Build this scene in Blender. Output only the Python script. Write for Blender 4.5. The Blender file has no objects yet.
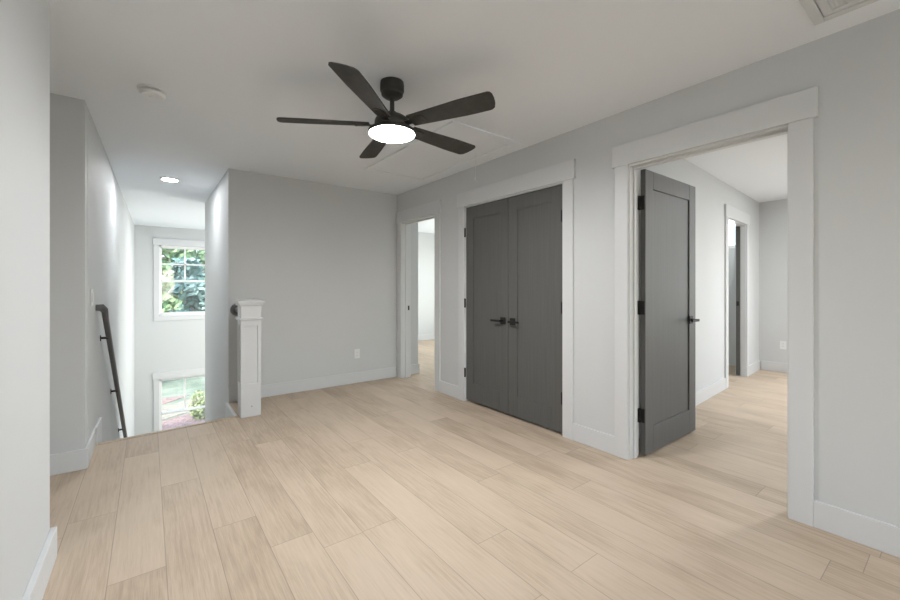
import bpy, bmesh, math, random
from mathutils import Vector, Matrix
random.seed(7)
sc = bpy.context.scene
COL = sc.collection
PI = math.pi

# ------------------------------------------------------------------ materials
def new_mat(name):
    m = bpy.data.materials.new(name); m.use_nodes = True
    nt = m.node_tree
    return m, nt, nt.nodes['Principled BSDF']

def plain(name, col, rough=.5, metal=0., bump=0., bscale=200., spec=None, var=0.):
    m, nt, b = new_mat(name)
    b.inputs['Base Color'].default_value = (*col, 1)
    b.inputs['Roughness'].default_value = rough
    b.inputs['Metallic'].default_value = metal
    if spec is not None: b.inputs['Specular IOR Level'].default_value = spec
    tc = nt.nodes.new('ShaderNodeTexCoord')
    nz = nt.nodes.new('ShaderNodeTexNoise'); nz.inputs['Scale'].default_value = bscale
    nz.inputs['Detail'].default_value = 3
    nt.links.new(tc.outputs['Object'], nz.inputs['Vector'])
    if bump:
        bp = nt.nodes.new('ShaderNodeBump'); bp.inputs['Strength'].default_value = bump
        bp.inputs['Distance'].default_value = .002
        nt.links.new(nz.outputs['Fac'], bp.inputs['Height']); nt.links.new(bp.outputs['Normal'], b.inputs['Normal'])
    if var:
        mx = nt.nodes.new('ShaderNodeMix'); mx.data_type = 'RGBA'
        mx.inputs[6].default_value = (*[c*(1-var) for c in col], 1)
        mx.inputs[7].default_value = (*[min(1, c*(1+var)) for c in col], 1)
        nt.links.new(nz.outputs['Fac'], mx.inputs[0]); nt.links.new(mx.outputs[2], b.inputs['Base Color'])
    return m

def emitter(name, col, strength):
    m, nt, b = new_mat(name)
    b.inputs['Base Color'].default_value = (.9, .9, .9, 1)
    b.inputs['Emission Color'].default_value = (*col, 1)
    b.inputs['Emission Strength'].default_value = strength
    return m

def glass_mat():
    m = bpy.data.materials.new('window_glass'); m.use_nodes = True
    nt = m.node_tree; nt.nodes.clear()
    o = nt.nodes.new('ShaderNodeOutputMaterial'); t = nt.nodes.new('ShaderNodeBsdfTransparent')
    t.inputs['Color'].default_value = (.96, .98, .97, 1)
    g = nt.nodes.new('ShaderNodeBsdfGlossy'); g.inputs['Roughness'].default_value = .03
    mx = nt.nodes.new('ShaderNodeMixShader'); mx.inputs[0].default_value = .06
    nt.links.new(t.outputs[0], mx.inputs[1]); nt.links.new(g.outputs[0], mx.inputs[2]); nt.links.new(mx.outputs[0], o.inputs[0])
    return m

def floor_mat(W=.194, L=1.5, off=.061):
    m, nt, b = new_mat('oak_plank_floor'); N = nt.nodes; K = nt.links
    def math_(op, a, c=None):
        n = N.new('ShaderNodeMath'); n.operation = op
        for i, v in enumerate((a, c)):
            if v is None: continue
            if isinstance(v, (int, float)): n.inputs[i].default_value = v
            else: K.new(v, n.inputs[i])
        if op == 'COMPARE': n.inputs[2].default_value = .1
        return n.outputs[0]
    geo = N.new('ShaderNodeNewGeometry'); sep = N.new('ShaderNodeSeparateXYZ')
    K.new(geo.outputs['Position'], sep.inputs[0])
    X, Y = sep.outputs[0], sep.outputs[1]
    u = math_('DIVIDE', math_('SUBTRACT', X, off), W)
    row = math_('FLOOR', u); fu = math_('SUBTRACT', u, row)
    wn = N.new('ShaderNodeTexWhiteNoise'); wn.noise_dimensions = '1D'; K.new(row, wn.inputs['W'])
    sh = math_('MULTIPLY', wn.outputs['Value'], 7.3)
    for r_, yj in ((-2, 2.775), (-1, 2.102), (0, 2.95), (1, 2.278), (2, 1.961), (4, 1.814), (5, 2.52), (6, 1.40), (7, 1.026), (8, 1.85)):
        sh = math_('ADD', math_('MULTIPLY', sh, math_('SUBTRACT', 1., math_('COMPARE', row, float(r_)))), math_('MULTIPLY', math_('COMPARE', row, float(r_)), 10-yj/L))
    v = math_('ADD', math_('DIVIDE', Y, L), sh)
    cl = math_('FLOOR', v); fv = math_('SUBTRACT', v, cl)
    cmb = N.new('ShaderNodeCombineXYZ'); K.new(row, cmb.inputs[0]); K.new(cl, cmb.inputs[1])
    w2 = N.new('ShaderNodeTexWhiteNoise'); w2.noise_dimensions = '2D'; K.new(cmb.outputs[0], w2.inputs['Vector'])
    # grain, stretched along the plank and shifted for every plank
    def grain(sx, sy, scale, detail, dist):
        c = N.new('ShaderNodeCombineXYZ')
        K.new(math_('ADD', math_('MULTIPLY', X, sx), math_('MULTIPLY', w2.outputs['Value'], 37.)), c.inputs[0])
        K.new(math_('ADD', math_('MULTIPLY', Y, sy), math_('MULTIPLY', w2.outputs['Value'], 91.)), c.inputs[1])
        n = N.new('ShaderNodeTexNoise'); n.inputs['Scale'].default_value = scale
        n.inputs['Detail'].default_value = detail; n.inputs['Distortion'].default_value = dist
        K.new(c.outputs[0], n.inputs['Vector']); return n.outputs['Fac']
    g1 = grain(26., 1.5, 2.2, 6, .5); g2 = grain(190., 5., 2., 4, .2); g3 = grain(4., 1.3, 1.5, 4, .5)
    rings = N.new('ShaderNodeTexWave'); rings.inputs['Scale'].default_value = 9.; rings.inputs['Distortion'].default_value = 9.
    rings.inputs['Detail'].default_value = 2; rings.inputs['Detail Scale'].default_value = .9
    c = N.new('ShaderNodeCombineXYZ')
    K.new(math_('ADD', math_('MULTIPLY', X, 1.8), math_('MULTIPLY', w2.outputs['Value'], 17.)), c.inputs[0])
    K.new(math_('ADD', math_('MULTIPLY', Y, .22), math_('MULTIPLY', w2.outputs['Value'], 53.)), c.inputs[1])
    K.new(c.outputs[0], rings.inputs['Vector'])
    s = math_('ADD', math_('MULTIPLY', g1, .30), math_('ADD', math_('MULTIPLY', g2, .26), math_('ADD', math_('MULTIPLY', g3, .40), math_('MULTIPLY', rings.outputs['Fac'], .03))))
    s = math_('ADD', s, math_('MULTIPLY', math_('SUBTRACT', w2.outputs['Value'], .5), .13))
    ramp = N.new('ShaderNodeValToRGB'); e = ramp.color_ramp.elements
    e[0].position = .30; e[0].color = (.355, .270, .192, 1)
    e[1].position = .78; e[1].color = (.605, .497, .388, 1)
    x = e.new(.53); x.color = (.52, .421, .321, 1)
    K.new(s, ramp.inputs[0])
    # bevelled joints
    du = math_('MULTIPLY', math_('MINIMUM', fu, math_('SUBTRACT', 1., fu)), W)
    dv = math_('MULTIPLY', math_('MINIMUM', fv, math_('SUBTRACT', 1., fv)), L)
    d = math_('MINIMUM', du, dv)
    j = N.new('ShaderNodeMapRange'); j.inputs[1].default_value = .0006; j.inputs[2].default_value = .0021
    j.inputs[3].default_value = .62; j.inputs[4].default_value = 1.
    K.new(d, j.inputs[0])
    mul = N.new('ShaderNodeMix'); mul.data_type = 'RGBA'; mul.blend_type = 'MULTIPLY'; mul.inputs[0].default_value = 1
    K.new(ramp.outputs[0], mul.inputs[6]); K.new(j.outputs[0], mul.inputs[7])
    K.new(mul.outputs[2], b.inputs['Base Color'])
    b.inputs['Roughness'].default_value = .5; b.inputs['Specular IOR Level'].default_value = .35
    bp = N.new('ShaderNodeBump'); bp.inputs['Strength'].default_value = .15; bp.inputs['Distance'].default_value = .0015
    K.new(math_('ADD', math_('MULTIPLY', g2, .4), j.outputs[0]), bp.inputs['Height']); K.new(bp.outputs[0], b.inputs['Normal'])
    return m

def door_mat():
    m, nt, b = new_mat('charcoal_door_paint')
    tc = nt.nodes.new('ShaderNodeTexCoord'); mp = nt.nodes.new('ShaderNodeMapping')
    mp.inputs['Scale'].default_value = (60, 60, 1.2)
    nz = nt.nodes.new('ShaderNodeTexNoise'); nz.inputs['Scale'].default_value = 1.6; nz.inputs['Detail'].default_value = 4
    nt.links.new(tc.outputs['Object'], mp.inputs[0]); nt.links.new(mp.outputs[0], nz.inputs['Vector'])
    r = nt.nodes.new('ShaderNodeValToRGB'); e = r.color_ramp.elements
    e[0].position = .3; e[0].color = (.094, .094, .090, 1); e[1].position = .7; e[1].color = (.112, .112, .107, 1)
    nt.links.new(nz.outputs['Fac'], r.inputs[0]); nt.links.new(r.outputs[0], b.inputs['Base Color'])
    b.inputs['Roughness'].default_value = .52; b.inputs['Specular IOR Level'].default_value = .45
    bp = nt.nodes.new('ShaderNodeBump'); bp.inputs['Strength'].default_value = .12; bp.inputs['Distance'].default_value = .001
    nt.links.new(nz.outputs['Fac'], bp.inputs['Height']); nt.links.new(bp.outputs[0], b.inputs['Normal'])
    return m

def foliage(name, c0, c1, scale=3.):
    m, nt, b = new_mat(name)
    tc = nt.nodes.new('ShaderNodeTexCoord'); nz = nt.nodes.new('ShaderNodeTexNoise'); nz.inputs['Scale'].default_value = scale
    nz.inputs['Detail'].default_value = 4
    nt.links.new(tc.outputs['Object'], nz.inputs['Vector'])
    r = nt.nodes.new('ShaderNodeValToRGB'); e = r.color_ramp.elements
    e[0].position = .35; e[0].color = (*c0, 1); e[1].position = .65; e[1].color = (*c1, 1)
    nt.links.new(nz.outputs['Fac'], r.inputs[0]); nt.links.new(r.outputs[0], b.inputs['Base Color'])
    b.inputs['Roughness'].default_value = .7; b.inputs['Specular IOR Level'].default_value = .2
    return m

WALL = plain('wall_paint_pale_grey', (.585, .600, .605), .62, bump=.05, bscale=350)
CEIL = plain('ceiling_paint', (.81, .845, .885), .8, bump=.05, bscale=300)
TRIM = plain('white_trim_paint', (.63, .643, .652), .42, bump=.02, bscale=80)
WHITE = plain('white_plastic', (.75, .76, .76), .35)
FLOOR = floor_mat()
DOOR = door_mat()
BLACK = plain('matte_black_metal', (.016, .016, .016), .55, 0., spec=.3)
RAILM = plain('dark_handrail_finish', (.10, .10, .102), .45, .1)
FANM = plain('dark_bronze_metal', (.045, .043, .040), .5, .3)
BLADE = plain('dark_wood_fan_blade', (.060, .058, .054), .8, spec=.2, var=.3, bscale=25)
GREYPLUG = plain('grey_filler', (.35, .35, .35), .6)
VINYL = plain('white_vinyl', (.82, .82, .81), .3)
GLASS = glass_mat()
LAMP = emitter('lit_fan_diffuser', (.98, .985, 1), 180.)
CAN = emitter('lit_recessed_diffuser', (.98, .985, 1), 230.)
GRASS = foliage('lawn_grass', (.15, .19, .14), (.27, .31, .25), 1.3)
LEAF1 = foliage('leaf_light_green', (.12, .20, .10), (.27, .36, .21), 1.5)
LEAF2 = foliage('leaf_blue_green', (.13, .24, .22), (.30, .42, .39), 1.5)
LEAF3 = foliage('leaf_mid_green', (.12, .22, .11), (.32, .43, .25), 1.5)
MULCH = foliage('reddish_mulch', (.22, .15, .14), (.36, .27, .25), 9.)
GRAVEL = foliage('pale_gravel', (.24, .23, .18), (.36, .34, .28), 12.)
BARK = plain('grey_bark', (.30, .26, .22), .8, var=.3, bscale=12)
STEPM = FLOOR

# ------------------------------------------------------------------ mesh helpers
class MB:
    def __init__(s, M=None): s.bm = bmesh.new(); s.M = M
    def box(s, x0, x1, y0, y1, z0, z1):
        vs = [s.bm.verts.new((x, y, z)) for x in (x0, x1) for y in (y0, y1) for z in (z0, z1)]
        for f in ((0,1,3,2),(4,6,7,5),(0,4,5,1),(2,3,7,6),(0,2,6,4),(1,5,7,3)):
            s.bm.faces.new([vs[i] for i in f])
        return s
    def cyl(s, p0, p1, r0, r1=None, n=20):
        r1 = r0 if r1 is None else r1
        p0, p1 = Vector(p0), Vector(p1); d = (p1-p0).normalized()
        a = d.orthogonal().normalized(); b = d.cross(a)
        R = [[s.bm.verts.new(p + r*(math.cos(2*PI*i/n)*a + math.sin(2*PI*i/n)*b)) for i in range(n)] for p, r in ((p0, r0), (p1, r1))]
        for i in range(n):
            s.bm.faces.new((R[0][i], R[0][(i+1)%n], R[1][(i+1)%n], R[1][i]))
        s.bm.faces.new(R[0][::-1]); s.bm.faces.new(R[1])
        return s
    def lathe(s, cx, cy, prof, n=48):
        rings = []
        for r, z in prof:
            rings.append([s.bm.verts.new((cx+r*math.cos(2*PI*i/n), cy+r*math.sin(2*PI*i/n), z)) for i in range(n)] if r > 1e-6 else [s.bm.verts.new((cx, cy, z))])
        for A, B in zip(rings, rings[1:]):
            for i in range(n):
                j = (i+1) % n
                if len(A) == 1 and len(B) == 1: continue
                if len(A) == 1: s.bm.faces.new((A[0], B[i], B[j]))
                elif len(B) == 1: s.bm.faces.new((A[i], A[j], B[0]))
                else: s.bm.faces.new((A[i], A[j], B[j], B[i]))
        if len(rings[0]) > 1: s.bm.faces.new(rings[0])
        if len(rings[-1]) > 1: s.bm.faces.new(rings[-1][::-1])
        return s
    def prism(s, pts, z0, z1):
        lo = [s.bm.verts.new((x, y, z0)) for x, y in pts]; hi = [s.bm.verts.new((x, y, z1)) for x, y in pts]
        n = len(pts)
        s.bm.faces.new(lo[::-1]); s.bm.faces.new(hi)
        for i in range(n): s.bm.faces.new((lo[i], lo[(i+1)%n], hi[(i+1)%n], hi[i]))
        return s
    def tube(s, pts, hw, hh):
        """rounded rectangular bar swept along pts (square section with clipped corners)"""
        rings = []
        P = [Vector(p) for p in pts]
        for i, p in enumerate(P):
            d0 = (P[i]-P[i-1]).normalized() if i else (P[1]-P[0]).normalized()
            d1 = (P[i+1]-P[i]).normalized() if i < len(P)-1 else d0
            d = (d0+d1).normalized()
            up = Vector((0, 0, 1))
            if abs(d.z) > .95: up = Vector((0, 1, 0))
            a = d.cross(up).normalized(); b = a.cross(d).normalized()
            k = 1/max(.5, d.dot(d1))
            ring = []
            for q in range(16):
                t = 2*PI*(q+.5)/16; ct, st = math.cos(t), math.sin(t)
                f = (abs(ct)**4+abs(st)**4)**-.25
                ring.append(s.bm.verts.new(p + a*hw*ct*f*k + b*hh*st*f*k))
            rings.append(ring)
        for A, B in zip(rings, rings[1:]):
            for q in range(16): s.bm.faces.new((A[q], A[(q+1)%16], B[(q+1)%16], B[q]))
        s.bm.faces.new(rings[0][::-1]); s.bm.faces.new(rings[-1])
        return s
    def build(s, name, mat, parent=None, bevel=0., smooth=False, M=None):
        bmesh.ops.recalc_face_normals(s.bm, faces=s.bm.faces)
        if s.M is not None: s.bm.transform(s.M)
        me = bpy.data.meshes.new(name)
        # origin at base centre for top-level meshes, world coordinates kept through the location
        o = bpy.data.objects.new(name, me)
        xs = [v.co for v in s.bm.verts]
        c = Vector(((min(v.x for v in xs)+max(v.x for v in xs))/2, (min(v.y for v in xs)+max(v.y for v in xs))/2, min(v.z for v in xs)))
        s.bm.transform(Matrix.Translation(-c))
        s.bm.to_mesh(me); s.bm.free()
        me.materials.append(mat)
        if smooth:
            for p in me.polygons: p.use_smooth = True
            me.set_sharp_from_angle(angle=math.radians(40))
        COL.objects.link(o)
        if parent is not None:
            o.parent = parent
            o.location = c - world_loc(parent)
        else: o.location = c
        if bevel:
            bv = o.modifiers.new('bevel', 'BEVEL'); bv.width = bevel; bv.segments = 2; bv.limit_method = 'ANGLE'
        return o

def world_loc(o):
    l = Vector(o.location)
    while o.parent: o = o.parent; l += Vector(o.location)
    return l

def empty(name, loc):
    o = bpy.data.objects.new(name, None); o.location = loc; o.empty_display_size = .1
    COL.objects.link(o); return o

def tag(o, label, cat, group=None, kind=None):
    o['label'] = label; o['category'] = cat
    if group: o['group'] = group
    if kind: o['kind'] = kind
    return o
def struct(o, label, cat): return tag(o, label, cat, kind='structure')

# ------------------------------------------------------------------ dimensions (metres; camera above the origin)
H = 2.44
WX = 2.665; WT = .12           # right wall face / thickness
LX = -.335                     # left wall face
BY = 4.69                      # back wall face
AY = 3.56                      # recess wall face
FY = 10.05                     # far wall of the stairwell
GZ = -2.75                     # lower floor
KS = .0175
def SX(y): return LX + KS*(y-AY)   # left wall of the stairwell
RW0 = Vector((2.785, 1.597, 0)); RA = math.atan(.07)
def RWM(): return Matrix.Translation(RW0) @ Matrix.Rotation(RA, 4, 'Z')
def rs(x): return (x-2.785)/math.cos(RA)

# ------------------------------------------------------------------ floor / ceiling
m = MB()
m.prism([(-1.7, -2.6), (2.725, -2.6), (2.725, 4.69), (.656, 4.69), (.656, 4.135), (-.34, 4.045), (-.34, 3.6), (-1.7, 3.6)], -.26, 0)
m.box(2.725, 7.2, -2.6, 2.02, -.26, 0)
m.box(2.725, 6.0, 3.3, 7.6, -.26, 0)
m.box(4.5, 7.2, 2.02, 3.2, -.26, 0)
struct(m.build('floor', FLOOR), 'pale oak plank floor running through the landing and the bedrooms', 'floor')
m = MB(); m.box(-1.8, 7.3, -2.75, 10.2, H, H+.16)
struct(m.build('ceiling', CEIL), 'flat pale ceiling over the landing and stairwell', 'ceiling')
m = MB(); m.box(-.5, 3.0, 4.0, 10.2, GZ-.15, GZ)
struct(m.build('floor_lower', FLOOR), 'plank floor of the entry hall at the foot of the stairs', 'floor')

# ------------------------------------------------------------------ walls
def opening_wall(name, label, holes, x0, x1, ya, yb, zb=0, zt=H, mat=WALL):
    """wall running along Y with holes (y0,y1,z0,z1)"""
    m = MB(); y = ya
    for (a, b, c, d) in sorted(holes):
        m.box(x0, x1, y, a, zb, zt)
        if c > zb: m.box(x0, x1, a, b, zb, c)
        if d < zt: m.box(x0, x1, a, b, d, zt)
        y = b
    m.box(x0, x1, y, yb, zb, zt)
    return struct(m.build(name, mat), label, 'wall')
RD = (.571, 1.463); DD = (1.985, 3.256); LDR = (3.776, 4.575); HT = 2.058
opening_wall('wall_right', 'long pale grey wall with the double closet doors and two doorways', [(*RD, 0, HT), (*DD, 0, HT), (*LDR, 0, HT)], WX, WX+WT, -2.6, BY)
m = MB(); m.box(LX-.12, LX-.011, -2.6, 2.46, 0, H)
struct(m.build('wall_left', WALL), 'near pale grey wall ending before the side recess', 'wall')
m = MB(); m.box(-1.7, LX, AY, AY+.12, 0, H)
struct(m.build('wall_recess', WALL), 'short shaded wall at the end of the side recess', 'wall')
m = MB(); m.box(-1.82, -1.7, 2.2, 3.68, 0, H); m.box(-1.7, LX-.12, 2.34, 2.46, 0, H)
struct(m.build('wall_recess_end', WALL), 'grey walls closing the side recess', 'wall')
m = MB(); m.box(.784, 3.0, BY, BY+.12, 0, H)
m.box(.664, .784, BY, 6.84, GZ, H); m.box(.664, .784, 4.09, BY, GZ, -.26)
struct(m.build('wall_back', WALL), 'grey wall behind the white newel post, turning into the stairwell', 'wall')
m = MB(); m.prism([(SX(AY)-.12, AY+.12), (SX(AY+.12), AY+.12), (SX(FY), FY), (SX(FY)-.12, FY)], -3, H)
o = m.build('wall_stairwell_left', WALL); struct(o, 'long stairwell wall carrying the dark handrail', 'wall')
m = MB(); m.box(.784, 2.88, 6.72, 6.84, GZ, H); m.box(2.88, 3.0, BY+.12, 7.55, GZ, H); m.box(2.88, 3.0, 9.45, FY, GZ, H)
m.box(2.88, 3.0, 7.55, 9.45, GZ, -1.2); m.box(2.88, 3.0, 7.55, 9.45, 1.4, H)  # opening here is added to let fill light into the stairwell
struct(m.build('wall_foyer', WALL), 'pale walls of the entry hall beyond the stairs', 'wall')
m = MB(); m.box(-.34, .656, 3.9, 4.02, GZ, -.26)
struct(m.build('wall_under_landing', WALL), 'wall below the landing edge at the stair head', 'wall')
# far wall with two window openings
WXa, WXb = .175, 1.065
UZ = (.605, 2.062); LZ = (-2.12, -.68)
m = MB(); m.box(-.5, WXa, FY, FY+.15, -3, H); m.box(WXb, 3.0, FY, FY+.15, -3, H)
for a, b in ((-3, LZ[0]), (LZ[1], UZ[0]), (UZ[1], H)): m.box(WXa, WXb, FY, FY+.15, a, b)
struct(m.build('wall_far', WALL), 'far stairwell wall holding the upper and lower windows', 'wall')
# wall behind the camera; its wide window opening is added for fill light
CW = (.25, 2.15, .55, 2.06)
m = MB(); m.box(-.46, CW[0], -2.72, -2.6, 0, H); m.box(CW[1], 7.25, -2.72, -2.6, 0, H)
m.box(CW[0], CW[1], -2.72, -2.6, 0, CW[2]); m.box(CW[0], CW[1], -2.72, -2.6, CW[3], H)
struct(m.build('wall_front', WALL), 'grey wall at the front of the landing with an added wide window', 'wall')
# right bedroom: slanted side wall, outer wall
PO = (rs(5.515), rs(6.385))
m = MB(RWM()); e = rs(7.14)
m.box(0, PO[0], 0, .12, 0, H); m.box(PO[1], e, 0, .12, 0, H); m.box(PO[0], PO[1], 0, .12, 2.04, H)
struct(m.build('wall_bedroom_side', WALL), 'bright wall behind the open grey door, with a narrow doorway', 'wall')
RWn = (-1.7, .5, .5, 2.05)
opening_wall('wall_bedroom_outer', 'bright end wall seen through the open bedroom doorway', [(*RWn[:2], *RWn[2:]), (2.02, 2.62, 1.80, 2.22)], 7.13, 7.25, -2.6, 3.2)
m = MB(); m.box(4.5, 7.13, 3.08, 3.2, 0, H); m.box(4.5, 4.62, 1.86, 3.08, 0, H)
struct(m.build('wall_bathroom', WALL), 'pale walls of the small room past the pocket door', 'wall')
m = MB(); m.box(3.42, 3.5, 1.8, 3.3, 0, H)
struct(m.build('wall_closet_back', WALL), 'closet back wall hidden by the double doors', 'wall')
# left bedroom
LWn = (4.95, 6.75, .5, 2.06)
opening_wall('wall_end_bedroom_outer', 'outer wall of the bright end bedroom', [LWn], 5.9, 6.02, 3.3, 7.65)
m = MB(); m.box(3.0, 5.9, 7.53, 7.65, 0, H)
struct(m.build('wall_end_bedroom', WALL), 'bright far wall seen through the narrow end doorway', 'wall')
m = MB(); m.box(2.785, 5.9, 3.3, 3.42, 0, H)
struct(m.build('wall_end_bedroom_near', WALL), 'wall between the closet and the end bedroom', 'wall')

# ------------------------------------------------------------------ baseboards
BH = .134; BT = .016
def base(name, label, segs, M=None):
    m = MB(M)
    for s in segs: m.box(*s[:4], 0.0005, BH)
    o = m.build(name, TRIM, bevel=.003); struct(o, label, 'baseboard'); return o
CAS = .097
base('baseboard_right', 'white baseboard along the closet wall', [(WX-BT, WX, -2.6, RD[0]+.012-CAS), (WX-BT, WX, RD[1]-.012+CAS, DD[0]+.012-CAS), (WX-BT, WX, DD[1]-.012+CAS, LDR[0]+.012-CAS)])
base('baseboard_back', 'white baseboard behind the newel post', [(.664, WX-.02, BY-BT, BY)])
base('baseboard_left', 'white baseboard on the near wall, returning at its end', [(LX-.011, LX+.011, -2.6, 2.46+BT), (LX-.12, LX-.011, 2.46, 2.46+BT)])
base('baseboard_recess', 'white baseboard under the shaded recess wall', [(-1.7, LX+BT, AY-BT, AY), (LX, LX+BT, AY, 4.03)])
base('baseboard_bedroom_side', 'white baseboard beside the open grey door', [(.02, PO[0]-.10, -BT, 0), (PO[1]+.10, rs(7.128), -BT, 0)], RWM())
base('baseboard_bedroom_outer', 'white baseboard under the bedroom outlet', [(7.13-BT, 7.13, -2.6, 1.875)])
base('baseboard_end_bedroom', 'white baseboard deep in the end bedroom', [(3.0, 5.9, 7.53-BT, 7.53), (2.79, 3.0+BT, BY-BT, BY), (3.0, 3.0+BT, BY, 7.53-BT)])

# ------------------------------------------------------------------ door casings
def casing(name, label, y0, y1, jamb=True, left_out=None):
    """white casing round an opening y0..y1 (rough) in the right wall"""
    a, b = y0+.012, y1-.012; t = .018
    m = MB()
    m.box(WX-t, WX, a-CAS, a, 0, 2.052); m.box(WX-t, WX, b, min(b+CAS, left_out or 99), 0, 2.052)
    m.box(WX-.024, WX, a-CAS-.018, min(b+CAS+.018, left_out or 99), 2.052, 2.200)
    o = m.build(name, TRIM, bevel=.002); struct(o, label, 'door trim')
    j = MB(); x0, x1 = WX-.001, WX+WT+.001
    j.box(x0, x1, y0, y0+.018, 0, HT-.018); j.box(x0, x1, y1-.018, y1, 0, HT-.018); j.box(x0, x1, y0, y1, HT-.018, HT)
    jm = j.build('door_jamb', TRIM, o, bevel=.001)
    return o, jm
def stops(jm, y0, y1, xa, xb):
    s = MB(); w = .011
    s.box(xa, xb, y0+.018, y0+.018+w, 0, HT-.03); s.box(xa, xb, y1-.018-w, y1-.018, 0, HT-.03); s.box(xa, xb, y0+.018, y1-.018, HT-.018-w, HT-.018)
    s.build('door_stop', TRIM, jm, bevel=.001)
c1, j1 = casing('trim_1', 'wide white casing around the open bedroom doorway', *RD)
stops(j1, *RD, WX+.045, WX+.083)
c2, j2 = casing('trim_2', 'white casing framing the grey double closet doors', *DD)
stops(j2, *DD, WX+.045, WX+.08)
c3, j3 = casing('trim_3', 'white casing of the narrow doorway in the back corner', *LDR, left_out=BY-.002)
stops(j3, *LDR, WX+.045, WX+.083)
m = MB(); m.box(WX+.086, WX+.112, LDR[1]-.0195, LDR[1]-.0175, .895, .955); m.build('strike_plate', BLACK, j3)
# back side casings of the two rooms (seen from inside)
m = MB(); x0, x1 = WX+WT, WX+WT+.018
m.box(x0, x1, RD[0]-CAS, RD[0]+.01, 0, 2.05); m.box(x0, x1, RD[0]-CAS, RD[1]+CAS, 2.052, 2.195); m.box(x0, x1, RD[1]-.01, RD[1]+CAS, 0, 2.05)
m.build('inner_casing', TRIM, c1, bevel=.002)
m = MB(); m.box(x0, x1, LDR[0]-CAS, LDR[0]+.01, 0, 2.05); m.box(x0, x1, LDR[0]-CAS, BY-.02, 2.052, 2.195); m.box(x0, x1, LDR[1]-.01, BY-.02, 0, 2.05)
m.build('inner_casing', TRIM, c3, bevel=.002)
# narrow pocket doorway in the slanted bedroom wall
m = MB(RWM()); t = .018
m.box(PO[0]-.09, PO[0]+.004, -t, 0, 0, 2.035); m.box(PO[1]-.004, PO[1]+.09, -t, 0, 0, 2.035); m.box(PO[0]-.108, PO[1]+.108, -.024, 0, 2.035, 2.18)
o = m.build('trim_4', TRIM, bevel=.002); struct(o, 'white casing of the far narrow doorway past the open door', 'door trim')
m = MB(RWM()); m.box(PO[0], PO[0]+.014, 0, .12, 0, 2.03); m.box(PO[1]-.014, PO[1], 0, .058, 0, 2.03); m.box(PO[0], PO[1], 0, .12, 2.026, 2.04)
m.build('door_jamb', TRIM, o)
m = MB(RWM()); m.box(PO[1]-.03, PO[1]+.62, .062, .104, .012, 2.022)
d4 = m.build('door_4', DOOR, bevel=.002); struct(d4, 'dark edge of the pocket door slid into the bedroom wall', 'door')
m = MB(RWM()); m.box(PO[1]-.034, PO[1]-.029, .068, .098, .95, 1.01); m.build('edge_pull', BLACK, d4)

# ------------------------------------------------------------------ doors
def leaf_mesh(y0, y1, x0, x1, z0=.018, z1=2.036, axis='y'):
    """shaker leaf with one recessed panel on each face; spans y0..y1, faces at x0 and x1"""
    st, rt, rb, dp = .113, .128, .187, .009
    m = MB()
    m.box(x0, x1, y0, y0+st, z0, z1); m.box(x0, x1, y1-st, y1, z0, z1)
    m.box(x0, x1, y0+st, y1-st, z1-rt, z1); m.box(x0, x1, y0+st, y1-st, z0, z0+rb)
    return m, MBpanel(y0+st-.002, y1-st+.002, x0+dp, x1-dp, z0+rb-.002, z1-rt+.002)
def MBpanel(y0, y1, x0, x1, z0, z1):
    m = MB(); m.box(x0, x1, y0, y1, z0, z1); return m
def lever(parent, x, y, z, s):
    """square rosette and lever on a face looking to -x; the lever runs to s*y"""
    m = MB(); m.box(x-.008, x, y-.032, y+.032, z-.032, z+.032)
    h = m.build('lever_handle', BLACK, parent, bevel=.002)
    m = MB(); m.cyl((x-.05, y, z), (x-.008, y, z), .010, n=16)
    a, b = sorted((y-.011*s, y+.115*s)); m.box(x-.06, x-.046, a, b, z-.010, z+.010)
    m.build('lever', BLACK, h, bevel=.002)
def hinge(parent, x, y, z, sy):
    m = MB(); m.cyl((x, y, z-.048), (x, y, z+.048), .0085, n=14)
    m.box(x, x+.003, y, y+sy*.012, z-.045, z+.045)
    return m.build('hinge', BLACK, parent)
mid = 2.622
fx = WX+.004
for nm, lab, y0, y1, hy, hd, hs in (('door_1', 'grey closet door leaf nearer the narrow corner doorway', mid+.002, DD[1]-.021, DD[1]-.019, mid+.065, 1),
                                    ('door_2', 'grey closet door leaf nearer the open bedroom door', DD[0]+.021, mid-.002, DD[0]+.019, mid-.060, -1)):
    a, p = leaf_mesh(y0, y1, fx, fx+.036)
    o = a.build(nm, DOOR, bevel=.0025); struct(o, lab, 'door')
    p.build('recessed_panel', DOOR, o)
    for z in (1.775, 1.035, .305): hinge(o, WX-.012, hy, z, -hs)
    lever(o, fx, hd, .885, hs)
# open bedroom door: swung square into the room, hinged at the doorway side
PX, PY = WX+WT+.008, 1.400
st, rt, rb, dp = .118, .128, .187, .009
x0, x1, y0, y1, z0, z1 = PX, PX+.835, PY, PY+.036, .014, 2.036
m = MB(); m.box(x0, x0+st, y0, y1, z0, z1); m.box(x1-st, x1, y0, y1, z0, z1); m.box(x0+st, x1-st, y0, y1, z1-rt, z1); m.box(x0+st, x1-st, y0, y1, z0, z0+rb)
d3 = m.build('door_3', DOOR, bevel=.0025); struct(d3, 'grey single panel door standing open into the bedroom', 'door')
m = MB(); m.box(x0+st-.002, x1-st+.002, y0+dp, y1-dp, z0+rb-.002, z1-rt+.002); m.build('recessed_panel', DOOR, d3)
for z in (1.80, 1.055, .29):
    m = MB(); m.cyl((PX-.010, y1+.004, z-.05), (PX-.010, y1+.004, z+.05), .0085, n=14)
    m.box(PX-.055, PX-.010, RD[1]-.0215, RD[1]-.0185, z-.048, z+.048)
    m.box(PX-.010, PX+.001, y0+.004, y1+.004, z-.048, z+.048)
    m.build('hinge', BLACK, d3)
hx, hz = 3.53, .935
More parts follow.
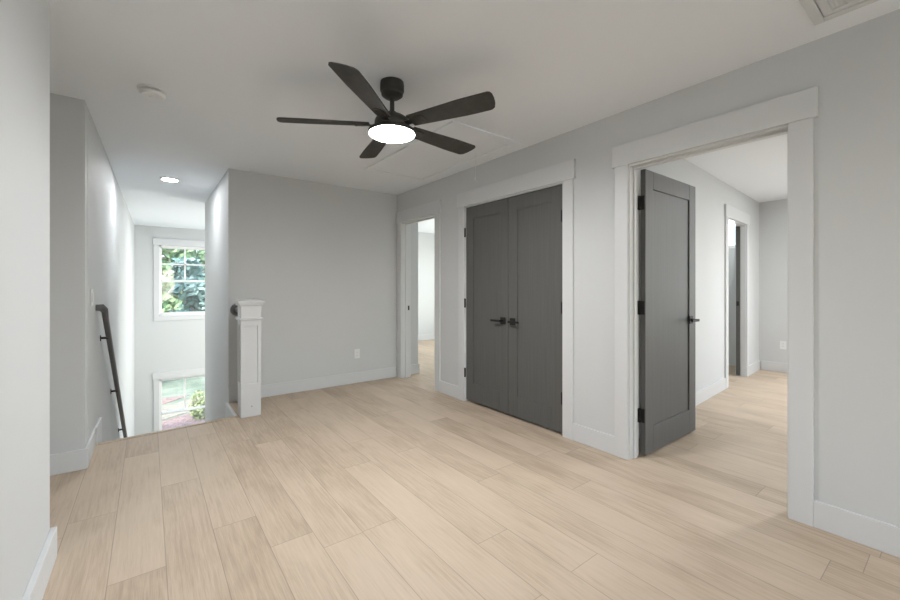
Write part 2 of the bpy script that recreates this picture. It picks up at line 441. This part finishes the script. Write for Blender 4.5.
for sgn, yf in ((-1, y0), (1, y1)):
    m = MB(); a, b = sorted((yf, yf+sgn*.008)); m.box(hx-.032, hx+.032, a, b, hz-.032, hz+.032)
    h = m.build('lever_handle', BLACK, d3, bevel=.002)
    m = MB(); m.cyl((hx, yf+sgn*.008, hz), (hx, yf+sgn*.055, hz), .010, n=16)
    a, b = sorted((yf+sgn*.05, yf+sgn*.064)); m.box(hx-.115, hx+.011, a, b, hz-.010, hz+.010)
    m.build('lever', BLACK, h, bevel=.002)
m = MB(); m.box(x1-.0005, x1+.001, y0+.006, y1-.006, hz-.03, hz+.03); m.build('latch_plate', BLACK, d3)

# ------------------------------------------------------------------ newel post and guard rail
NX0, NX1, NY0, NY1 = .675, .845, 4.055, 4.225
nw = empty('newel_post', ((NX0+NX1)/2, (NY0+NY1)/2, 0))
tag(nw, 'square white panelled newel post at the head of the stairs', 'newel post')
m = MB(); z0, z1, s, d = .305, .840, .030, .010
m.box(NX0, NX1, NY0, NY1, 0, z0); m.box(NX0, NX1, NY0, NY1, z1, 1.045)
for xa, ya in ((NX0, NY0), (NX1-s, NY0), (NX0, NY1-s), (NX1-s, NY1-s)): m.box(xa, xa+s, ya, ya+s, z0, z1)
m.box(NX0+d, NX1-d, NY0+d, NY1-d, z0, z1)
m.build('post_body', TRIM, nw, bevel=.0015)
def ring(nm, z0, z1, o):
    m = MB(); m.box(NX0-o, NX1+o, NY0-o, NY1+o, z0, z1); m.build(nm, TRIM, nw, bevel=.004)
ring('neck_moulding', .895, .915, .016)
ring('cap_moulding', 1.030, 1.052, .016)
m = MB(); o_ = .030
m.box(NX0-o_, NX1+o_, NY0-o_, NY1+o_, 1.052, 1.074)
a = [m.bm.verts.new((x, y, 1.074)) for x, y in ((NX0-o_, NY0-o_), (NX1+o_, NY0-o_), (NX1+o_, NY1+o_), (NX0-o_, NY1+o_))]
b = [m.bm.verts.new((x, y, 1.086)) for x, y in ((NX0, NY0), (NX1, NY0), (NX1, NY1), (NX0, NY1))]
m.bm.faces.new(b)
for i in range(4): m.bm.faces.new((a[i], a[(i+1)%4], b[(i+1)%4], b[i]))
m.build('cap', TRIM, nw, bevel=.003)
m = MB(); m.cyl((.765, NY0-.0015, .095), (.765, NY0+.002, .095), .007, n=16); m.build('screw_plug', GREYPLUG, nw)
gr = empty('guard_rail', (.745, 4.46, 0)); tag(gr, 'short dark guard rail between the newel post and back wall', 'railing')
m = MB(); m.tube([(.745, NY1+.001, .965), (.745, BY-.02, .965)], .028, .026); m.build('top_rail', RAILM, gr, smooth=True)
m = MB(); m.cyl((.745, BY-.021, .965), (.745, BY-.001, .965), .062, .066, n=32); m.build('wall_rosette', RAILM, gr, smooth=True)
for y in (4.32, 4.43, 4.54):
    m = MB(); m.box(.758, .776, y-.009, y+.009, 0, .942); m.build('baluster', RAILM, gr)
m = MB(); m.box(.636, .660, 4.137, BY-.001, -.26, .004)
struct(m.build('trim_5', TRIM, bevel=.002), 'white edge strip of the floor beside the newel post', 'trim')

# ------------------------------------------------------------------ stairs
m = MB(); n = 14; ri = -GZ/n; tr = .275
for k in range(1, n):
    y = 4.09+(k-1)*tr
    m.box(SX(y)+.006, .66, y, y+tr, GZ, -k*ri)
struct(m.build('stairs', STEPM), 'wooden stairs descending behind the landing edge', 'stairs')
m = MB(); m.prism([(-.318, 4.02), (.656, 4.108), (.656, 4.15), (-.318, 4.062)], .0005, .006)
struct(m.build('trim_6', FLOOR, bevel=.002), 'oak nosing along the landing edge above the stairs', 'trim')
# sloped skirt board on the left stair wall
m = MB()
pts = [(4.03, .0005), (4.03, .134), (4.335, .134), (4.335, -.10), (7.9, -2.62), (7.9, -2.75), (7.4, -2.75), (4.06, -.30), (4.06, .0005)]
lo = [m.bm.verts.new((SX(y)+.001, y, z)) for y, z in pts]; hi = [m.bm.verts.new((SX(y)+.017, y, z)) for y, z in pts]
m.bm.faces.new(lo); m.bm.faces.new(hi[::-1])
for i in range(len(pts)): m.bm.faces.new((lo[i], lo[(i+1)%len(pts)], hi[(i+1)%len(pts)], hi[i]))
struct(m.build('trim_7', TRIM, bevel=.002), 'white skirt board sloping down the stair wall', 'trim')

# ------------------------------------------------------------------ handrail
hr = empty('stair_handrail', (SX(4.1), 4.1, .0)); tag(hr, 'dark square handrail sloping down the stairwell wall', 'handrail')
sl = -.715
def rz(y): return .7835+(y-4.42)*sl
ys = 4.10
P = [(SX(ys)+.002, ys, rz(ys)+.03), (SX(ys)+.035, ys, rz(ys)+.03), (SX(ys)+.052, ys+.025, rz(ys)+.008)]
P += [(SX(y)+.053, y, rz(y)) for y in (4.2, 5., 6., 7., 7.7)]
m = MB(); m.tube(P, .018, .024); m.build('rail', RAILM, hr, smooth=True)
for y in (4.40, 5.28, 6.20, 7.1):
    z = rz(y)-.022
    b = MB(); b.cyl((SX(y)+.001, y, z), (SX(y)+.006, y, z), .026, n=20)
    br = b.build('wall_bracket', BLACK, hr, smooth=True)
    b = MB(); b.tube([(SX(y)+.006, y, z), (SX(y)+.045, y, z), (SX(y)+.053, y, z+.006)], .009, .009)
    b.build('bracket_arm', BLACK, br, smooth=True)

# ------------------------------------------------------------------ switch and outlets
sw = empty('light_switch', (LX, 3.84, 1.125)); tag(sw, 'white wall switch above the top of the stair handrail', 'light switch')
y = 3.86; b = SX(y)
m = MB(); m.box(b+.0005, b+.007, y-.058, y+.058, 1.065, 1.188); m.build('switch_plate', WHITE, sw, bevel=.002)
for q in (-.024, .024):
    m = MB(); m.box(b+.007, b+.012, y+q-.016, y+q+.016, 1.093, 1.160); m.build('rocker', WHITE, sw, bevel=.0015)
def outlet(label, at, M):
    o = empty('wall_outlet', at); tag(o, label, 'outlet')
    def mk(nm, mat, par, w, h, d0, d1, dz=0, dx=0):
        m = MB(M); m.box(-w/2+dx, w/2+dx, -d1, -d0, -h/2+dz, h/2+dz); return m.build(nm, mat, par, bevel=.0012)
    pl = mk('cover_plate', WHITE, o, .072, .116, .0005, .006)
    for dz in (-.020, .020):
        r = mk('receptacle', WHITE, o, .034, .028, .006, .0085, dz)
        for dx in (-.006, .006): mk('slot', BLACK, r, .002, .008, .0084, .0089, dz, dx)
    mk('cover_screw', GREYPLUG, o, .004, .004, .006, .0068)
outlet('white outlet on the back wall beyond the newel post', (2.09, BY, .365), Matrix.Translation((2.09, BY, .365)))
outlet('white outlet on the end wall of the bright bedroom', (7.13, 1.625, .385), Matrix.Translation((7.13, 1.625, .385)) @ Matrix.Rotation(-PI/2, 4, 'Z'))

# ------------------------------------------------------------------ ceiling fan
FX, FYc = 1.176, 2.130
fan = empty('ceiling_fan', (FX, FYc, 2.11)); tag(fan, 'dark five blade ceiling fan with a lit round lamp', 'ceiling fan')
m = MB(); m.lathe(FX, FYc, [(.070, H-.0005), (.072, H-.015), (.072, H-.052), (.069, H-.058), (.066, H-.060), (.064, H-.078), (.045, H-.093), (.022, H-.097)]); m.build('canopy', FANM, fan, smooth=True)
m = MB(); m.cyl((FX, FYc, 2.23), (FX, FYc, H-.095), .0135, n=24); m.build('downrod', FANM, fan, smooth=True)
m = MB(); m.lathe(FX, FYc, [(.0135, 2.262), (.026, 2.26), (.03, 2.252), (.032, 2.238), (.05, 2.236), (.056, 2.232)]); m.build('coupling', FANM, fan, smooth=True)
m = MB(); m.lathe(FX, FYc, [(.05, 2.238), (.075, 2.232), (.098, 2.216), (.105, 2.200), (.105, 2.178), (.098, 2.166), (.098, 2.158), (.112, 2.152), (.118, 2.146)])
m.build('motor_housing', FANM, fan, smooth=True)
m = MB(); m.lathe(FX, FYc, [(.110, 2.151), (.138, 2.148), (.142, 2.143), (.142, 2.129), (.139, 2.126), (.110, 2.126)]); m.build('lamp_ring', FANM, fan, smooth=True)
m = MB(); m.lathe(FX, FYc, [(.136, 2.1275), (.136, 2.124), (.129, 2.120), (.11, 2.117), (.07, 2.115), (0, 2.114)]); m.build('lamp_diffuser', LAMP, fan, smooth=True)
PITCH = math.radians(-13)
def blade(th):
    r0, r1, w0, w1, t = .135, .672, .048, .068, .0045
    prof = []
    n = 14
    for i in range(n+1):
        f = i/n; r = r0+(r1-.055-r0)*f; prof.append((r, w0+(w1-w0)*min(1, f*1.35)))
    up = [(r, w) for r, w in prof]; dn = [(r, -w) for r, w in prof]
    # slightly raked, rounded tip
    tip = [(r1-.040, w1*.97), (r1-.022, w1*.80), (r1-.008, w1*.35), (r1, -w1*.2), (r1+.002, -w1*.65), (r1-.004, -w1*.9), (r1-.016, -w1)]
    out = up + tip + dn[::-1]
    M = Matrix.Translation((FX, FYc, 2.182)) @ Matrix.Rotation(th, 4, 'Z') @ Matrix.Rotation(PITCH, 4, 'X')
    m = MB(M); m.prism(out, -t, t)
    b = m.build('blade', BLADE, fan, bevel=.0015)
    m = MB(M); m.prism([(.085, -.022), (.15, -.018), (.18, -.032), (.225, -.030), (.238, -.015), (.238, .015), (.225, .030), (.18, .032), (.15, .018), (.085, .022)], -t-.005, -t)
    for q in (-.018, .018): m.cyl((.215, q, -t-.008), (.215, q, -t-.004), .006, n=12)
    m.build('blade_iron', FANM, b, bevel=.001)
for k in range(5): blade(math.radians(-138.5+72*k))

# ------------------------------------------------------------------ ceiling fittings
sm = empty('smoke_detector', (.02, 3.115, H-.045)); tag(sm, 'round white smoke detector on the ceiling before the stairwell', 'smoke detector')
m = MB(); m.lathe(.02, 3.115, [(.076, H-.0005), (.078, H-.006), (.076, H-.012), (.060, H-.014)]); m.build('mounting_plate', WHITE, sm, smooth=True)
m = MB(); m.lathe(.02, 3.115, [(.052, H-.013), (.052, H-.019), (.066, H-.020), (.068, H-.030), (.058, H-.044), (.045, H-.047), (0, H-.048)]); m.build('cover', WHITE, sm, smooth=True)
m = MB(); m.lathe(.02, 3.115, [(.0, H-.0475), (.016, H-.0475), (.016, H-.051), (0, H-.052)]); m.build('test_button', WHITE, sm, smooth=True)
def downlight(label, x, y, r=.092, mat=CAN):
    o = empty('recessed_ceiling_light', (x, y, H-.015)); tag(o, label, 'recessed light')
    m = MB(); m.lathe(x, y, [(r, H-.0005), (r, H-.006), (r-.006, H-.012), (r-.018, H-.013), (r-.018, H-.001)]); m.build('trim_ring', WHITE, o, smooth=True)
    m = MB(); m.lathe(x, y, [(r-.019, H-.002), (r-.019, H-.010), (0, H-.011)]); m.build('lit_diffuser', mat, o, smooth=True)
downlight('small round lit ceiling light above the stairs', .197, 5.565)

ah = empty('attic_hatch', (2.18, 3.10, H-.02)); tag(ah, 'rectangular trimmed attic hatch panel in the ceiling behind the fan', 'attic hatch')
ax0, ax1, ay0, ay1, cw = 1.80, 2.545, 2.335, 3.865, .068
m = MB(); zt, zb = H-.0005, H-.014
m.box(ax0, ax1, ay0, ay0+cw, zb, zt); m.box(ax0, ax1, ay1-cw, ay1, zb, zt); m.box(ax0, ax0+cw, ay0+cw, ay1-cw, zb, zt); m.box(ax1-cw, ax1, ay0+cw, ay1-cw, zb, zt)
m.build('frame', CEIL, ah, bevel=.002)
m = MB(); m.box(ax0+cw+.006, ax1-cw-.006, ay0+cw+.006, ay1-cw-.006, H-.008, zt); m.build('panel', CEIL, ah)
cx, cy = 2.40, 2.775
m = MB(); m.cyl((cx, cy, 2.215), (cx, cy, H-.008), .0016, n=8); pc = m.build('pull_cord', WHITE, ah)
m = MB(); m.lathe(cx, cy, [(.003, 2.222), (.005, 2.215), (.009, 2.195), (.009, 2.185), (0, 2.183)], 16); m.build('pull_knob', WHITE, pc, smooth=True)

vg = empty('return_air_grille', (2.24, .2, H-.02)); tag(vg, 'white ceiling air grille above the open bedroom doorway', 'air vent')
vx0, vx1, vy0, vy1 = 1.955, 2.487, -.07, .452
m = MB(); f = .038; zb = H-.016
m.box(vx0, vx1, vy0, vy0+f, zb, zt); m.box(vx0, vx1, vy1-f, vy1, zb, zt); m.box(vx0, vx0+f, vy0+f, vy1-f, zb, zt); m.box(vx1-f, vx1, vy0+f, vy1-f, zb, zt)
m.build('outer_frame', TRIM, vg, bevel=.003)
m = MB(); g = f+.004; f2 = .03; zb = H-.012
m.box(vx0+g, vx1-g, vy0+g, vy0+g+f2, zb, zt); m.box(vx0+g, vx1-g, vy1-g-f2, vy1-g, zb, zt); m.box(vx0+g, vx0+g+f2, vy0+g+f2, vy1-g-f2, zb, zt); m.box(vx1-g-f2, vx1-g, vy0+g+f2, vy1-g-f2, zb, zt)
m.box(vx0+g+f2, vx1-g-f2, .300, .330, zb, zt); m.box(vx0+g+f2, vx1-g-f2, .055, .085, zb, zt)
m.build('door_frame', TRIM, vg, bevel=.002)
m = MB(); yy = vy0+g+f2+.004
while yy < vy1-g-f2-.008:
    m.box(vx0+g+f2, vx1-g-f2, yy, yy+.0115, H-.007, zt); yy += .0125
m.build('louvres', TRIM, vg)

# ------------------------------------------------------------------ windows
def window(name, label, x0, x1, z0, z1, upper_grid=True, sash=True):
    """white double hung window in the far wall, with inside casing"""
    y0, y1 = FY+.03, FY+.12; f = .030
    o = empty(name, ((x0+x1)/2, FY, z0)); struct(o, label, 'window')
    m = MB(); m.box(x0, x1, y0, y1, z0, z0+f); m.box(x0, x1, y0, y1, z1-f, z1); m.box(x0, x0+f, y0, y1, z0, z1); m.box(x1-f, x1, y0, y1, z0, z1)
    m.build('window_frame', VINYL, o, bevel=.002)
    zm = (z0+z1)/2-.01; s = .026
    def sashm(nm, za, zb, ya, yb, grid):
        m = MB(); a, b = x0+f, x1-f
        m.box(a, b, ya, yb, za, za+.045 if nm == 'lower_sash' else za+.05); m.box(a, b, ya, yb, zb-s, zb); m.box(a, a+s*.6, ya, yb, za, zb); m.box(b-s*.6, b, ya, yb, za, zb)
        so = m.build(nm, VINYL, o, bevel=.002)
        if grid:
            m = MB(); xm = (a+b)/2; zz = (za+zb)/2+.015
            m.box(xm-.014, xm+.014, ya+.008, yb-.008, za, zb)
            if upper_grid: m.box(a, b, ya+.008, yb-.008, zz-.014, zz+.014)
            m.build('muntin_grid', VINYL, so)
        m = MB(); m.box(a+.002, b-.002, (ya+yb)/2-.002, (ya+yb)/2+.002, za+.01, zb-.01); m.build('glass_pane', GLASS, so)
    sashm('upper_sash', zm-.02, z1-f, y0+.045, y0+.08, True)
    sashm('lower_sash', z0+f, zm+.02, y0+.005, y0+.04, False)
    # drywall return, casing, head, stool and apron
    m = MB(); c = .088
    m.box(x0-c, x0, FY-.018, FY, z0, z1); m.box(x1, x1+c, FY-.018, FY, z0, z1)
    m.box(x0-c-.018, x1+c+.018, FY-.024, FY, z1, z1+.135); m.box(x0-c, x1+c, FY-.018, FY, z0-.09, z0-.0)
    m.build('window_casing', TRIM, o, bevel=.002)
    m = MB(); m.box(x0-.004, x0, FY-.0, y0, z0, z1); m.box(x1, x1+.004, FY, y0, z0, z1)
    m.build('window_jamb', TRIM, o)
window('window_1', 'upper double hung window with a grid over trees', WXa, WXb, *UZ)
window('window_2', 'lower window showing the lawn and mulch bed', WXa, WXb, *LZ, upper_grid=False)
def plain_window(name, label, axis, p, a0, a1, z0, z1):
    o = empty(name, ((p, (a0+a1)/2, z0) if axis == 'x' else ((a0+a1)/2, p, z0))); struct(o, label, 'window')
    f = .05
    def bx(m, u0, u1, w0, w1, d0, d1):
        if axis == 'x': m.box(p+d0, p+d1, u0, u1, w0, w1)
        else: m.box(u0, u1, p+d0, p+d1, w0, w1)
    m = MB()
    bx(m, a0, a1, z0, z0+f, -.03, .03); bx(m, a0, a1, z1-f, z1, -.03, .03); bx(m, a0, a0+f, z0, z1, -.03, .03); bx(m, a1-f, a1, z0, z1, -.03, .03)
    m.build('window_frame', VINYL, o, bevel=.002)
    m = MB(); bx(m, a0+.01, a1-.01, z0+.01, z1-.01, -.003, .003); m.build('glass_pane', GLASS, o)
plain_window('added_window_landing', 'wide window added for fill light at the front of the landing', 'y', -2.66, *CW)  # added behind the camera as a source of soft fill
plain_window('window_4', 'bedroom window on the outer wall', 'x', 7.19, *RWn)
plain_window('window_5', 'small high window past the pocket door', 'x', 7.19, 2.02, 2.62, 1.80, 2.22)
plain_window('added_window_entry', 'tall entry hall window added to light the stairwell', 'x', 2.94, 7.55, 9.45, -1.2, 1.4)  # added out of view to brighten the stairwell
plain_window('window_6', 'end bedroom window on the outer wall', 'x', 5.96, *LWn)

# ------------------------------------------------------------------ outdoors
OG = -3.05
m = MB(); m.box(-60, 60, 10.25, 90, OG-.3, OG)
o = m.build('ground_lawn', GRASS); struct(o, 'pale green lawn outside the stairwell windows', 'lawn')
def patch(name, label, pts, mat, z=.03):
    m = MB(); m.prism(pts, OG+.001, OG+z); return struct(m.build(name, mat), label, 'garden ground')
patch('ground_mulch', 'reddish mulch bed at the foot of the lower window view', [(-3, 12.6), (5, 12.6), (5, 16.6), (2.2, 16.2), (1.0, 15.8), (-.2, 15.0), (-3, 14.4)], MULCH, .05)
patch('ground_gravel', 'pale gravel strip crossing the lawn', [(-4, 14.7), (-.2, 15.3), (1.0, 16.1), (3, 16.7), (6, 16.9), (6, 18.7), (2, 18.4), (.6, 17.5), (-4, 17.0)], GRAVEL, .02)
patch('ground_path', 'dull reddish path strip behind the gravel', [(-6, 17.4), (.5, 17.8), (1.3, 18.7), (-6, 18.5)], MULCH, .025)

def leaves(m, cx, cy, cz, rx, ry, rz, n, sz, rng):
    for _ in range(n):
        while True:
            v = Vector((rng.uniform(-1, 1), rng.uniform(-1, 1), rng.uniform(-1, 1)))
            if .25 < v.length < 1: break
        c = Vector((cx+v.x*rx, cy+v.y*ry, cz+v.z*rz))
        a = Vector((rng.gauss(0, 1), rng.gauss(0, 1), rng.gauss(0, 1))).normalized(); b = a.orthogonal().normalized()
        s = sz*rng.uniform(.6, 1.4)
        m.bm.faces.new([m.bm.verts.new(c+q) for q in (a*s, b*s*.55, -a*s, -b*s*.55)])
def tree(label, x, y, h, cr, mat, seed, group=None, low=.25, n=1500, sz=.2, tr=.12):
    rng = random.Random(seed)
    o = empty('tree', (x, y, OG)); tag(o, label, 'tree', group)
    m = MB(); m.cyl((x, y, OG), (x+.1, y, OG+h*.9), tr, tr*.35, n=10)
    for k in range(6):
        t = .35+.1*k; a = rng.uniform(0, 2*PI); L = cr*.8
        m.cyl((x, y, OG+h*t), (x+L*math.cos(a), y+L*math.sin(a), OG+h*(t+.14)), tr*.4, tr*.12, n=6)
    m.build('trunk', BARK, o)
    m = MB()
    for k in range(9):
        zc = OG+h*(low+(1-low)*(k+.5)/9); a = rng.uniform(0, 2*PI); rr = cr*(1-.45*abs((k-3.5)/5))
        leaves(m, x+.4*rr*math.cos(a), y+.4*rr*math.sin(a), zc, rr*.8, rr*.8, h*(1-low)/9*.95, n//9, sz, rng)
    m.build('crown', mat, o)
tree('light green tree nearest the stairwell windows', 4.6, 21, 8.2, 1.6, LEAF1, 1, low=.34)
tree('slim mid green tree nearest the upper window, before the blue green trees', .1, 21.0, 9.0, 1.1, LEAF3, 2, low=.2)
tree('blue green low tree filling the lower sash', 1.9, 24.5, 5.6, 1.5, LEAF2, 3, low=.12, n=2000)
tree('tall mid green tree behind the blue green one', 1.2, 36, 12, 2.6, LEAF3, 4, low=.2, n=2000, sz=.28)
tree('broad blue green tree toward the stair wall side', -1.9, 27, 7.4, 2.0, LEAF2, 5, low=.12, n=2000)
tree('round mid green tree at the far edge of the lawn', 5.2, 29, 9.5, 2.2, LEAF3, 6, low=.15, n=2000, sz=.25)
rng = random.Random(11)
m = MB()
for k in range(24):
    x = -12+k*1.3; leaves(m, x, 42+rng.uniform(-2, 2), OG+4.2+rng.uniform(-.4, .8), 1.9, 1.5, 4.6+rng.uniform(-.6, 1.0), 1000, .34, rng)
o = m.build('woodland_foliage', LEAF3); tag(o, 'mass of green woodland foliage behind the garden trees', 'woodland', kind='stuff')
rng = random.Random(21)
sh = empty('garden_shrub', (1.32, 15.0, OG)); tag(sh, 'leafy green shrub beside the mulch bed in the lower window', 'shrub')
m = MB(); leaves(m, 1.32, 15.0, OG+.48, .30, .32, .48, 420, .06, rng); m.build('foliage', foliage('leaf_pale_shrub', (.24, .30, .14), (.46, .50, .30), 3.), sh)
m = MB()
for k in range(6):
    a = k*1.05; m.cyl((1.32, 15.0, OG), (1.32+.25*math.cos(a), 15.0+.25*math.sin(a), OG+.8), .012, .006, n=6)
m.build('stems', BARK, sh)

# ------------------------------------------------------------------ light
w = bpy.data.worlds.new('sky'); sc.world = w; w.use_nodes = True
nt = w.node_tree; bg = nt.nodes['Background']
sky = nt.nodes.new('ShaderNodeTexSky'); sky.sky_type = 'NISHITA'; sky.sun_disc = False
sky.sun_elevation = math.radians(48); sky.sun_rotation = math.radians(200); sky.air_density = 1.0; sky.dust_density = 2.5; sky.ozone_density = 1
nt.links.new(sky.outputs[0], bg.inputs[0]); bg.inputs[1].default_value = .75
def area(name, loc, rot, sx, sy, power, col=(1, 1, 1)):
    l = bpy.data.lights.new(name, 'AREA'); l.shape = 'RECTANGLE'; l.size = sx; l.size_y = sy; l.energy = power; l.color = col
    o = bpy.data.objects.new(name, l); o.location = loc; o.rotation_euler = rot; COL.objects.link(o); return o
s = bpy.data.lights.new('sun', 'SUN'); s.energy = 4.0; s.angle = .02; s.color = (1, .95, .88)
so = bpy.data.objects.new('sun', s); so.rotation_euler = (math.radians(42), 0, math.radians(-20)); COL.objects.link(so)
# daylight by the windows out of view; landing and entry ones are added fill
area('landing_window_fill', (1.2, -2.80, 1.3), (math.radians(90), 0, 0), 1.9, 1.5, 20, (.97, .985, 1))  # added fill from behind the camera
area('daylight_bedroom_window', (7.40, -.6, 1.28), (math.radians(90), 0, math.radians(90)), 2.2, 1.55, 45, (1, .99, .97))
def lamp(name, x, y, power, d=.18):  # unseen disc fill light just under the ceiling, no fixture modelled
    l = bpy.data.lights.new(name, 'AREA'); l.shape = 'DISK'; l.size = d; l.energy = power; l.color = (.98, .985, 1)
    o = bpy.data.objects.new(name, l); o.location = (x, y, H-.012); COL.objects.link(o); return o
lamp('bedroom_ceiling_fill', 5.9, -.2, 66, .3)  # added out of view to even out the bedroom walls
lamp('landing_ceiling_fill', .45, .75, 5)  # added above the frame to lift the near left floor
lamp('entry_ceiling_fill', 1.0, 8.3, 24, .3)  # added behind the stair wall to lift the near stairwell wall
area('daylight_bathroom_window', (7.40, 2.32, 2.0), (math.radians(90), 0, math.radians(90)), .6, .4, 60, (1, .985, .96))
area('daylight_end_bedroom_window', (6.16, 5.85, 1.3), (math.radians(90), 0, math.radians(90)), 1.8, 1.55, 95, (1, .985, .96))

area('entry_window_fill', (3.08, 8.5, .1), (math.radians(90), 0, math.radians(90)), 1.9, 2.6, 115, (1, .955, .90))  # added fill for the stairwell, through the added entry window

# ------------------------------------------------------------------ camera
cam = bpy.data.cameras.new('camera'); co = bpy.data.objects.new('camera', cam); COL.objects.link(co)
co.location = (0, 0, 1.2); co.rotation_euler = (math.radians(90), 0, math.radians(-37.19))
cam.sensor_fit = 'HORIZONTAL'; cam.sensor_width = 36; cam.lens = 397.5/900*36; cam.shift_y = -12.7/900
cam.clip_start = .02; cam.clip_end = 300
sc.camera = co
vs = sc.view_settings
sc.display_settings.display_device = 'sRGB'
vs.view_transform = 'Standard'; vs.look = 'None'; vs.gamma = 1; vs.exposure = .21; vs.use_curve_mapping = False
sc.cycles.max_bounces = 16; sc.cycles.diffuse_bounces = 10; sc.cycles.transparent_max_bounces = 16
sc.cycles.sample_clamp_indirect = 6
